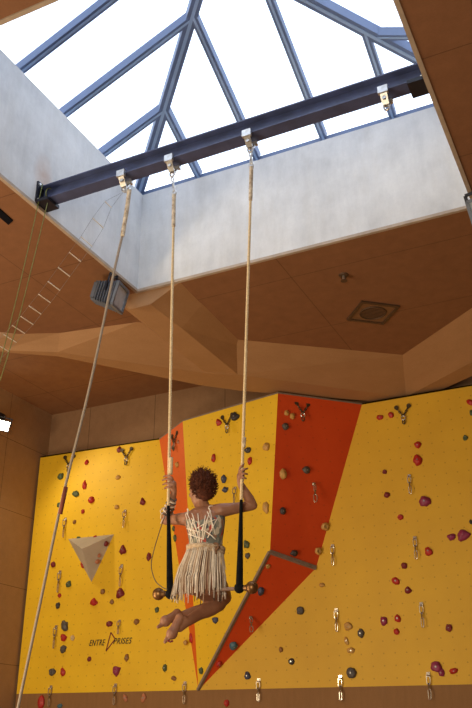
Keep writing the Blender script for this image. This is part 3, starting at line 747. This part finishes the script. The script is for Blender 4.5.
# ---------------------------------------------------------------- grey rope, wire ladder, green cord
t = thing('hanging_rope', 'long grey rope hanging slack from the leftmost beam clamp', 'rope', at(125, 225, YBm))
top = Vector((-3.559, YBm, ZB-.13))
pts = [at(129, 196, YBm), at(123, 232, YBm), at(114.5, 270, YBm), at(89, 390, YBm), at(62, 500, YBm), at(40, 604, YBm), at(18, 708, YBm)]
d = (pts[-1]-pts[-2]).normalized(); pts.append(pts[-1]+d*((pts[-1].z-.02)/-d.z))
b = B(); tube(b, spline(pts, 6), .011, 8); obj('rope_line', b, ROPEG, t, True)
b = B(); rope(b, [at(129.5, 190, YBm), at(126.8, 210, YBm), at(122.5, 236, YBm)], .019, .045, 6); obj('splice', b, SPLICE, t, True)
b = B(); tube(b, [at(66, 487, YBm), at(60.2, 514, YBm)], .0165, 8); obj('sleeve', b, MAROON, t, True)
b = B(); st = at(129.5, 190, YBm)
for k in range(3): ring(b, Matrix.Translation(st.lerp(top, (k+.4)/3)) @ Matrix.Rotation(1.57*(k % 2), 4, 'Z'), .02, .007, 12, 6, .6, 1.3)
obj('chain', b, GALV, t)
# wire ladder: rungs run front to back, two cables
LP = [(108.2,204.5), (98,223), (86.5,241.5), (75,257), (64,272), (54,286), (44.5,298.5), (35,310), (27,320.5), (18.5,329.5), (10,338.5), (2,347.5), (-7,356), (-17, 365)]
t = thing('wire_ladder', 'thin wire rope ladder with light rungs swagged to the left from the beam', 'ladder', top)
RL = .086
C1, C2 = [], []
for k, (px, py) in enumerate(LP):
    c = at(px, py, YBm); hw = RL*(1 if k else .6)*1.0
    a1, a2 = c+Vector((-.0, -hw, .0)), c+Vector((0, hw, 0)); C1.append(a1); C2.append(a2)
    if k < 13:
        b = B(); cyl(b, a1, a2, .0045, 6); obj('rung', b, RUNG, t)
for cc in (C1, C2):
    b = B(); tube(b, [top+Vector((-.01, 0, -.02))]+cc, .0013, 5); obj('cable', b, CABLE, t)
t = thing('green_cord', 'doubled thin green cord hanging from the left end of the steel beam', 'cord', (sx0+.05, YBm, ZB))
for q in ([(42.5, 184), (31, 236), (18, 292), (6, 340), (-6, 385)], [(47.5, 203), (36, 250), (22, 306), (14, 335), (0, 381)]):
    b = B(); P_ = [at(x, y, YBm-.085) for x, y in q]; tube(b, spline(P_, 4), .0042, 6); obj('strand', b, ROPEGR, t, True)
b = B(); ring(b, Matrix.Translation(Vector((sx0+.10, YBm, ZB+.06))) @ Matrix.Rotation(1.57, 4, 'Z'), .085, .0045, 20, 6, .85, .95); obj('loop', b, ROPEGR, t)
# thin loop cord from the left hand to the bar
b = B(); P_ = [at(167.5, 509, 5.09), at(160, 530, 5.07), at(153.5, 552, 5.06), at(151.3, 566, 5.06), at(155, 580, 5.06), at(162, 587, 5.065), at(167.5, 589.5, 5.072)]
tube(b, spline(P_, 6), .0032, 6); tag(obj('loop_cord', b, WIRE, None, True), 'thin dark cord looping from the left hand down to the bar', 'cord')

#PERSON
# ---------------------------------------------------------------- performer
def skinmat():
    m, nt, bs = newmat('skin')
    f = noise_(nt, (1, 1, 1), 9, 4, .6); c = mix(nt, f, (.36, .175, .105), (.29, .13, .075))
    nt.links.new(c, bs.inputs['Base Color']); bs.inputs['Roughness'].default_value = .5
    bs.inputs['Subsurface Weight'].default_value = .05; bs.inputs['Subsurface Radius'].default_value = (.02, .008, .005); return m
SKIN = skinmat()
def seat(px, py, dy): return at(px, py, YBm+dy)
pers = thing('person', 'person with auburn curly hair in a fringed skirt sitting on the trapeze, back turned', 'person', (-2.7, 5.13, 1.0+CZ))
# torso sections: z (above eye), centre x, y, half width, half depth
TS = [(.965, -2.725, 5.16, .105, .085), (1.00, -2.728, 5.15, .134, .105), (1.06, -2.728, 5.14, .140, .115), (1.13, -2.722, 5.135, .133, .106), (1.20, -2.708, 5.13, .115, .090),
      (1.26, -2.697, 5.13, .106, .080), (1.32, -2.697, 5.13, .108, .082), (1.39, -2.702, 5.135, .122, .090), (1.45, -2.712, 5.145, .134, .092), (1.50, -2.728, 5.155, .146, .080), (1.535, -2.738, 5.16, .118, .062), (1.56, -2.745, 5.17, .062, .05)]
def tsec(z):
    for a, c in zip(TS, TS[1:]):
        if a[0] <= z <= c[0]:
            t = (z-a[0])/(c[0]-a[0]); return [a[i]+(c[i]-a[i])*t for i in range(1, 5)]
    return list(TS[0][1:]) if z < TS[0][0] else list(TS[-1][1:])
def tpt(z, ang, off=0.0):
    x, y, a, d = tsec(z); return Vector((x+(a+off)*math.cos(ang), y+(d+off)*math.sin(ang), z+CZ))
body = B()
def chain(pts, rad, n=12, flat=1.0):
    pts = [Vector(p) for p in pts]
    sp = spline([(*p,) for p in pts], 5); rr = []
    for i in range(len(pts)-1):
        for k in range(5): rr.append(rad[i]+(rad[i+1]-rad[i])*(k/5))
    rr.append(rad[-1]); tube(body, sp, rr, n, flat=flat)
    sphere(body, sp[0], rad[0]*.98, 2); sphere(body, sp[-1], rad[-1]*.98, 2)
rings = []
for z in [TS[0][0]+(TS[-1][0]-TS[0][0])*k/36 for k in range(37)]:
    rr = []
    for k in range(32):
        an = 2*math.pi*k/32; groove = -.010*math.exp(-((an-1.5*math.pi)/.22)**2) if 1.1 < z < 1.52 else (-.016*math.exp(-((an-1.5*math.pi)/.16)**2) if z <= 1.1 else 0)
        rr.append(body.verts.new(tpt(z, an, groove)))
    rings.append(rr)
for A, Q in zip(rings, rings[1:]):
    for k in range(32): body.faces.new([A[k], A[(k+1) % 32], Q[(k+1) % 32], Q[k]])
body.faces.new(rings[0][::-1]); body.faces.new(rings[-1])
for s in (-1, 1):
    sphere(body, (-2.728+s*.062, 5.10, 1.045+CZ), .083, 3, (1, .95, 1.05))         # buttocks
    sphere(body, (-2.725+s*.075, 5.105, 1.455+CZ), .052, 3, (1, .55, 1.3))       # shoulder blades
    sphere(body, (-2.71+s*.06, 5.205, 1.42+CZ), .05, 3)                          # chest
neck0 = seat(203.5, 512, .05); headc = seat(200.5, 491, .045)
chain([neck0, neck0.lerp(headc, .5), headc+Vector((.01, -.01, -.02))], [.058, .044, .046])
# head, turned to her left and a little down
hf = Vector((-.84, .50, -.20)).normalized(); hx = hf.cross(Vector((.08, -.05, 1))).normalized(); hz = hx.cross(hf).normalized()
HMx = Matrix((hx, hf, hz)).transposed()                      # local x right, y face, z up
def hp(x, y, z): return headc + HMx @ Vector((x, y, z))
sphere(body, hp(0, -.008, .022), .088, 3, (.86, 1.08, 1.0), HMx)
sphere(body, hp(0, .030, -.035), .062, 3, (.88, .95, 1.1), HMx)
sphere(body, hp(0, .062, -.082), .024, 2, (1.1, .9, .8), HMx)           # chin
tube(body, [hp(0, .080, .022), hp(0, .098, -.005), hp(0, .106, -.022), hp(0, .090, -.032)], [.009, .011, .015, .010], 8)   # nose
sphere(body, hp(0, .080, -.052), .016, 2, (1.4, .7, .45), HMx)
sphere(body, hp(0, .079, -.063), .015, 2, (1.2, .7, .5), HMx)
tube(body, [hp(-.035, .075, .034), hp(0, .088, .036), hp(.035, .075, .034)], .010, 8)      # brow
for s in (-1, 1):
    sphere(body, hp(s*.042, .055, -.015), .024, 2, (1, .8, .8), HMx)    # cheekbones
    sphere(body, hp(s*.078, -.005, -.005), .026, 2, (.35, .7, 1.15), HMx)   # ears
# arms
SL, EL, WL = seat(187, 519, .05), seat(165.5, 520.5, .13), seat(173.8, 493.5, .03)
SR, ER, WR = seat(221.5, 510.5, .03), seat(253, 505.5, .16), seat(240.2, 483.5, .045)
chain([SL+Vector((.05, 0, .0)), SL, SL.lerp(EL, .45)+Vector((0, 0, .004)), EL], [.052, .050, .040, .033])
chain([EL, EL.lerp(WL, .3), EL.lerp(WL, .7), WL], [.032, .037, .029, .0225])
chain([SR+Vector((-.05, 0, -.01)), SR, SR.lerp(ER, .45)+Vector((0, 0, .0)), ER], [.052, .050, .040, .033])
for S_ in (SL, SR): chain([S_+Vector((0, 0, .012)), S_.lerp(neck0, .55)+Vector((0, 0, .012)), neck0+Vector((0, 0, .035))], [.040, .036, .034])
chain([ER, ER.lerp(WR, .3), ER.lerp(WR, .7), WR], [.032, .037, .029, .0225])
# hands: palm then fingers that close over the rope on the near side
def hand(W, palm, fingers, thumb):
    chain([W, W.lerp(palm, .5), palm], [.022, .027, .027], 10, .62)
    sphere(body, palm, .031, 2, (1, .62, 1.05))
    for f in fingers: chain(f, [.0098, .0092, .0085, .0072][:len(f)], 8)
    chain(thumb, [.013, .011, .0095][:len(thumb)], 8)
rl = lambda py, dx=0, dy=0: at(170.3+dx, py, YBm+dy)
PLm = seat(172.8, 484.5, -.005)
hand(WL, PLm, [
  [seat(173, 480.5, -.01), rl(476.8, .5, -.028), rl(475.8, -4.0, -.022), rl(476.8, -6.6, .002)],
  [seat(172.4, 482.5, -.012), rl(479.6, -.5, -.030), rl(479.2, -5.0, -.024), rl(480.2, -8.0, .0)],
  [seat(172.0, 485, -.012), rl(483.4, -.8, -.030), rl(483.4, -4.8, -.024), rl(484.6, -7.4, .0)],
  [seat(172.0, 487.5, -.010), rl(486.8, -.6, -.028), rl(487.2, -3.8, -.022), rl(488.6, -5.8, .0)]],
  [seat(174.5, 488, .01), seat(172.0, 483, .034), seat(169.0, 480, .034)])
PRm = seat(240.6, 476, .02)
rr_ = lambda px, py, dy=0: at(px, py, YBm+dy)
hand(WR, PRm, [
  [rr_(239.3, 471.5, .012), rr_(240.4, 467.4, -.015), rr_(242.2, 465.6, -.024), rr_(243.8, 463.8, -.010)],
  [rr_(240.0, 473.5, .008), rr_(242.0, 470.4, -.024), rr_(245.0, 469.2, -.024), rr_(247.6, 468.4, -.004)],
  [rr_(240.4, 475.8, .006), rr_(242.4, 473.8, -.026), rr_(245.2, 473.6, -.024), rr_(247.4, 474.2, -.004)],
  [rr_(240.6, 478.4, .006), rr_(242.2, 477.0, -.024), rr_(244.2, 477.6, -.022), rr_(246.0, 478.6, -.004)]],
  [rr_(239.0, 479.5, .03), rr_(241.5, 474.5, .045), rr_(244.0, 470.5, .040)])
# legs: thighs forward over the bar, shins folded back and down to her left, ankles crossed
HL, HR = Vector((-2.79, 5.16, 1.05+CZ)), Vector((-2.66, 5.15, 1.045+CZ))
KR, KL = seat(224.5, 597.5, .36), seat(219, 604.0, .32)
AR, AL = seat(187, 622, -.02), seat(180.5, 617, .05)
chain([HL, HL.lerp(KL, .5)+Vector((0, 0, .01)), KL], [.088, .072, .052], 14)
chain([HR, HR.lerp(KR, .5)+Vector((0, 0, .01)), KR], [.088, .072, .052], 14)
def shin(K, A, ft):
    mid = K.lerp(A, .35)+Vector((0, 0, -.012)); chain([K, mid, K.lerp(A, .7), A], [.050, .054, .040, .031], 14)
shin(KR, AR, 0); shin(KL, AL, 0)
def foot(A, heel, ball, toes, side):
    chain([A, heel], [.031, .030], 12); chain([heel, heel.lerp(ball, .5), ball], [.034, .036, .040], 12, .78); chain([A, A.lerp(ball, .5)], [.030, .030], 12)
    L = (toes-ball).length; d = (toes-ball).normalized(); sd = side.normalized()
    for k in range(5):
        s = (k-2)*.0125; ln = L*(1.05-.09*k)
        chain([ball+sd*s, ball+sd*s+d*ln*.6, ball+sd*s+d*ln], [.013 if k == 0 else .0105]*2+[.012 if k == 0 else .009], 8)
foot(AR, seat(180.0, 618, -.06), seat(172.0, 633.5, -.13), seat(168.8, 640.0, -.15), Vector((.8, .3, .35)))
foot(AL, seat(177, 613.5, .03), seat(165.5, 621.0, -.04), seat(160.0, 623.6, -.07), Vector((.2, .4, .8)))
bmesh.ops.recalc_face_normals(body, faces=body.faces[:])
me = bpy.data.meshes.new('b'); body.to_mesh(me); body.free()
tmp = bpy.data.objects.new('tmp', me); C.objects.link(tmp)
md = tmp.modifiers.new('r', 'REMESH'); md.mode = 'VOXEL'; md.voxel_size = .0042; md.use_smooth_shade = True
ms = tmp.modifiers.new('s', 'SMOOTH'); ms.factor = .5; ms.iterations = 4
bpy.context.view_layer.update()
me2 = bpy.data.meshes.new_from_object(tmp.evaluated_get(bpy.context.evaluated_depsgraph_get())); bpy.data.objects.remove(tmp)
me2.transform(Matrix.Translation(-origin(pers))); me2.materials.clear(); me2.materials.append(SKIN)
for p in me2.polygons: p.use_smooth = True
bo = bpy.data.objects.new('body', me2); C.objects.link(bo); bo.parent = pers
# eyes and nails
b = B()
for s in (-1, 1): sphere(b, hp(s*.030, .073, .014), .011, 2)
obj('eyes', b, simple('eye_white', (.6, .55, .5), (.1, .06, .04), .2), pers, True)
b = B()
for q in ((168.4, 640.8, -.165), (170.2, 641.6, -.155), (172.0, 641.2, -.15)): sphere(b, seat(*q), .009, 2, (1, .7, .8))
lab(obj('toenails', b, simple('dark_red_varnish', (.22, .015, .02), None, .25), pers, True), 'dark red varnished toenails')
# hair: curls over the crown and nape
rnd = random.Random(3)
b = B(); sphere(b, hp(0, -.035, .040), .094, 3, (.92, .98, 1.0), HMx)
sphere(b, hp(0, -.050, -.020), .070, 3, (1, .8, 1.1), HMx)
HAIRM = simple('auburn_hair', (.13, .038, .018), (.055, .017, .010), .8, 0, 40, spec=.2)
for v in b.verts: v.co += (v.co-hp(0, -.03, .03)).normalized()*.010*noise.noise(v.co*55)
for i in range(900):
    th = rnd.uniform(0, 2*math.pi); ph = math.acos(rnd.uniform(-.98, 1))
    d = Vector((math.sin(ph)*math.cos(th), math.sin(ph)*math.sin(th), math.cos(ph)))
    if d.y > .35 and d.z < .72: continue
    dw = (HMx @ d); p = hp(0, -.040, .018)+Vector((dw.x*.086, dw.y*.086, dw.z*.092))
    L = rnd.uniform(.014, .036)*(1.15 if d.z > .3 else .75); pts = []
    ax = dw.cross(Vector((rnd.random()-.5, rnd.random()-.5, rnd.random()-.5))).normalized(); a2 = dw.cross(ax)
    w0 = rnd.uniform(0, 6); cr = rnd.uniform(.004, .009)
    for k in range(9):
        t_ = k/8; pts.append(p+dw*L*t_+(ax*math.cos(w0+t_*9)+a2*math.sin(w0+t_*9))*cr*t_+Vector((0, 0, .006*t_)))
    tube(b, pts, [.0042*(1-.6*k/8) for k in range(9)], 4)
for i in range(70):                                                       # looser flyaway curls on the crown
    th = rnd.uniform(0, 2*math.pi); ph = rnd.uniform(0, 1.2); d = Vector((math.sin(ph)*math.cos(th), math.sin(ph)*math.sin(th), math.cos(ph))); dw = HMx @ d
    p = hp(0, -.03, .05)+dw*.08; L = rnd.uniform(.025, .05); w0 = rnd.uniform(0, 6); ax = dw.cross(Vector((1, .3, .2))).normalized(); a2 = dw.cross(ax)
    tube(b, [p+dw*L*k/8+(ax*math.cos(w0+k)+a2*math.sin(w0+k))*.007*k/8 for k in range(9)], [.0022*(1-.6*k/8) for k in range(9)], 4)
lab(obj('hair', b, HAIRM, pers, True), 'auburn curly hair')
# patchwork top
def patch():
    m, nt, bs = newmat('patchwork_fabric')
    v = nt.nodes.new('ShaderNodeTexVoronoi'); v.inputs['Scale'].default_value = 42; nt.links.new(coord(nt, (1, 1, .6)), v.inputs['Vector'])
    r = nt.nodes.new('ShaderNodeValToRGB'); s = nt.nodes.new('ShaderNodeSeparateColor'); nt.links.new(v.outputs['Color'], s.inputs[0]); nt.links.new(s.outputs[0], r.inputs[0])
    r.color_ramp.interpolation = 'CONSTANT'; e = r.color_ramp.elements; e[0].color = (.16, .17, .15, 1); e[1].position = .3; e[1].color = (.28, .27, .22, 1)
    for p_, c_ in ((.5, (.42, .07, .05, 1)), (.6, (.10, .11, .12, 1)), (.74, (.55, .48, .38, 1)), (.88, (.30, .16, .10, 1))): q = e.new(p_); q.color = c_
    nt.links.new(r.outputs[0], bs.inputs['Base Color']); bs.inputs['Roughness'].default_value = .85; return m
b = B(); N = 40; rows = []
for k in range(13):
    row = []
    for j in range(N):
        an = 2*math.pi*j/N; back = max(0, -math.sin(an)); ztop = 1.475-.045*back*(1-abs(math.cos(an)))+ (0.0)
        z = 1.245+(ztop-1.245)*k/12; row.append(b.verts.new(tpt(z, an, .0095)))
    rows.append(row)
for A, Q in zip(rows, rows[1:]):
    for j in range(N): b.faces.new([A[j], A[(j+1) % N], Q[(j+1) % N], Q[j]])
top_ = obj('top', b, patch(), pers, True); sm = top_.modifiers.new('thick', 'SOLIDIFY'); sm.thickness = .004; sm.offset = 1
lab(top_, 'grey and red patchwork bodice open at the back')
WHT = simple('cream_strip', (.92, .84, .74), (.78, .69, .58), .85, 0, 30)
BK = 1.5*math.pi
b = B()
def lace(z0, a0, z1, a1, r=.0034, o_=.017):
    tube(b, [tpt(z0+(z1-z0)*k/8, BK+a0+(a1-a0)*k/8, o_+(.004 if k in (3, 4, 5) else 0)) for k in range(9)], r, 5)
for z0, a0, z1, a1 in ((1.27, -.05, 1.52, -.62), (1.29, .0, 1.50, -.28), (1.27, .05, 1.49, .02), (1.30, .25, 1.53, .62), (1.34, -.5, 1.52, -.75), (1.28, .15, 1.47, .38), (1.36, .75, 1.53, .58),
    (1.30, -.7, 1.46, -.2), (1.33, .95, 1.50, .45), (1.40, -.95, 1.35, .1), (1.44, .9, 1.38, -.1), (1.28, -.4, 1.42, -.8), (1.31, .5, 1.45, 1.0), (1.36, -.9, 1.30, .3), (1.37, .2, 1.30, 1.0), (1.46, -.35, 1.34, -.05), (1.45, .5, 1.36, .15)):
    lace(z0, a0, z1, a1)
for a in (-.62, .62):                                       # shoulder straps over to the front
    tube(b, spline([tpt(1.50, BK+a, .012), tpt(1.535, BK+a, .022), tpt(1.548, BK+a*1.6, .03), tpt(1.52, BK+a*3.2, .016)], 4), .0045, 5)
lab(obj('laces', b, WHT, pers, True), 'cream laces fanned across the back')
# braided belt and fringe skirt
b = B()
for s in range(3):
    pts = []
    for k in range(121):
        an = 2*math.pi*k/120; w0 = 2*math.pi*(k/120*18+s/3); pts.append(tpt(1.262+.012*math.sin(w0)-.012*math.cos(an), an, .020+.007*math.cos(w0)))
    tube(b, pts, .0085, 5, cap=False)
    pts = [tpt(1.240+.008*math.sin(2*math.pi*(k/120*16+s/3))-.012*math.cos(2*math.pi*k/120), 2*math.pi*k/120, .020+.006*math.cos(2*math.pi*(k/120*16+s/3))) for k in range(121)]
    tube(b, pts, .0065, 5, cap=False)
lab(obj('belt', b, simple('braided_cream_cord', (.66, .52, .36), (.42, .30, .2), .9, 0, 60), pers, True), 'braided cream rope belt')
b = B(); q = tpt(1.25, BK+.95, .03); ring(b, Matrix.Translation(q), .022, .009, 12, 6); tube(b, [q, q-Vector((-.004, 0, .05))], [.012, .006], 6); obj('belt_knot', b, simple('brown_knot', (.2, .1, .05), None, .8), pers, True)
def fr_path(an, L, fl):
    out = []; back = max(0, -math.sin(an))
    for k in range(12):
        s = L*k/11; z = 1.245-s
        if z > 1.07: p = tpt(z, an, .020+fl*.5*s)
        else:
            x, y, a, d = tsec(1.07); e = (a+.024+fl*(s-.1)); f = (d+.034+fl*(s-.1)*.4); p = Vector((x+e*math.cos(an), y+f*math.sin(an), z+CZ))
        out.append(p)
    return out
rnd = random.Random(11)
FM = [WHT, simple('tan_strip', (.62, .47, .34), (.5, .36, .25), .85, 0, 30), simple('dark_strip', (.10, .065, .05), None, .85)]
b = B(); b2 = B(); b3 = B()
for lay, cnt, o_ in ((0, 74, 0), (1, 60, .008), (2, 44, -.006)):
    for j in range(cnt):
        an = 2*math.pi*(j+rnd.random()*.6)/cnt; fnt = math.sin(an)
        L = rnd.uniform(.25, .34)-(.02 if lay == 1 else 0)+(.05*rnd.random() if abs(math.cos(an)) < .6 else 0)
        left = max(0, -math.cos(an)); L += .015*max(0, math.cos(an))
        if fnt > .35: L *= .42                                          # lies short over the thighs
        P_ = fr_path(an, L, -.05+.26*left+rnd.uniform(-.02, .03))
        sway = rnd.uniform(-.014, .014); P_ = [p+Vector((sway*(k/11)**2-.0*left, -.004-o_ if fnt < 0 else o_, 0)) for k, p in enumerate(P_)]
        wd = rnd.uniform(.0036, .0068); tgt = b3 if lay == 2 else (b if rnd.random() < .68 else b2)
        tube(tgt, P_, wd, 4, flat=.45)
lab(obj('skirt_fringe', b, FM[0], pers, True), 'cream cloth fringe'); lab(obj('skirt_fringe', b2, FM[1], pers, True), 'tan cloth fringe'); lab(obj('skirt_lining', b3, FM[2], pers, True), 'dark brown inner fringe')
# wraps on her left forearm, band on the wrist
b = B(); b2 = B(); fr = (WL-EL).normalized(); ux = fr.cross(Vector((0, 1, 0))).normalized(); uy = fr.cross(ux)
for k in range(7):
    t0 = .22+.10*k; c = EL.lerp(WL, t0); r = .041-.013*t0; til = rnd.uniform(-.5, .5)
    pts = [c+ux*(r*math.cos(a))+uy*(r*math.sin(a))+fr*(.010*math.sin(a+til*3)+.008*a/6) for a in [2*math.pi*i/18 for i in range(19)]]
    tube(b if k % 2 else b2, pts, .0062, 5, cap=False)
for k in range(5):
    c = EL.lerp(WL, .15+.12*k); a = rnd.uniform(3.6, 5.6); q = c+ux*(.04*math.cos(a))+Vector((0, -.04, 0)); tube(b, [q, q+Vector((-.02-.01*k % 3*.01, -.012, -.03)), q+Vector((-.028+.01*k, -.014, -.055))], .0030, 4)
lab(obj('arm_wrap', b, WHT, pers, True), 'cream cloth strips round the left forearm'); lab(obj('arm_wrap', b2, simple('dark_grey_wrap', (.10, .09, .085), None, .8), pers, True), 'dark grey strips round the left forearm')
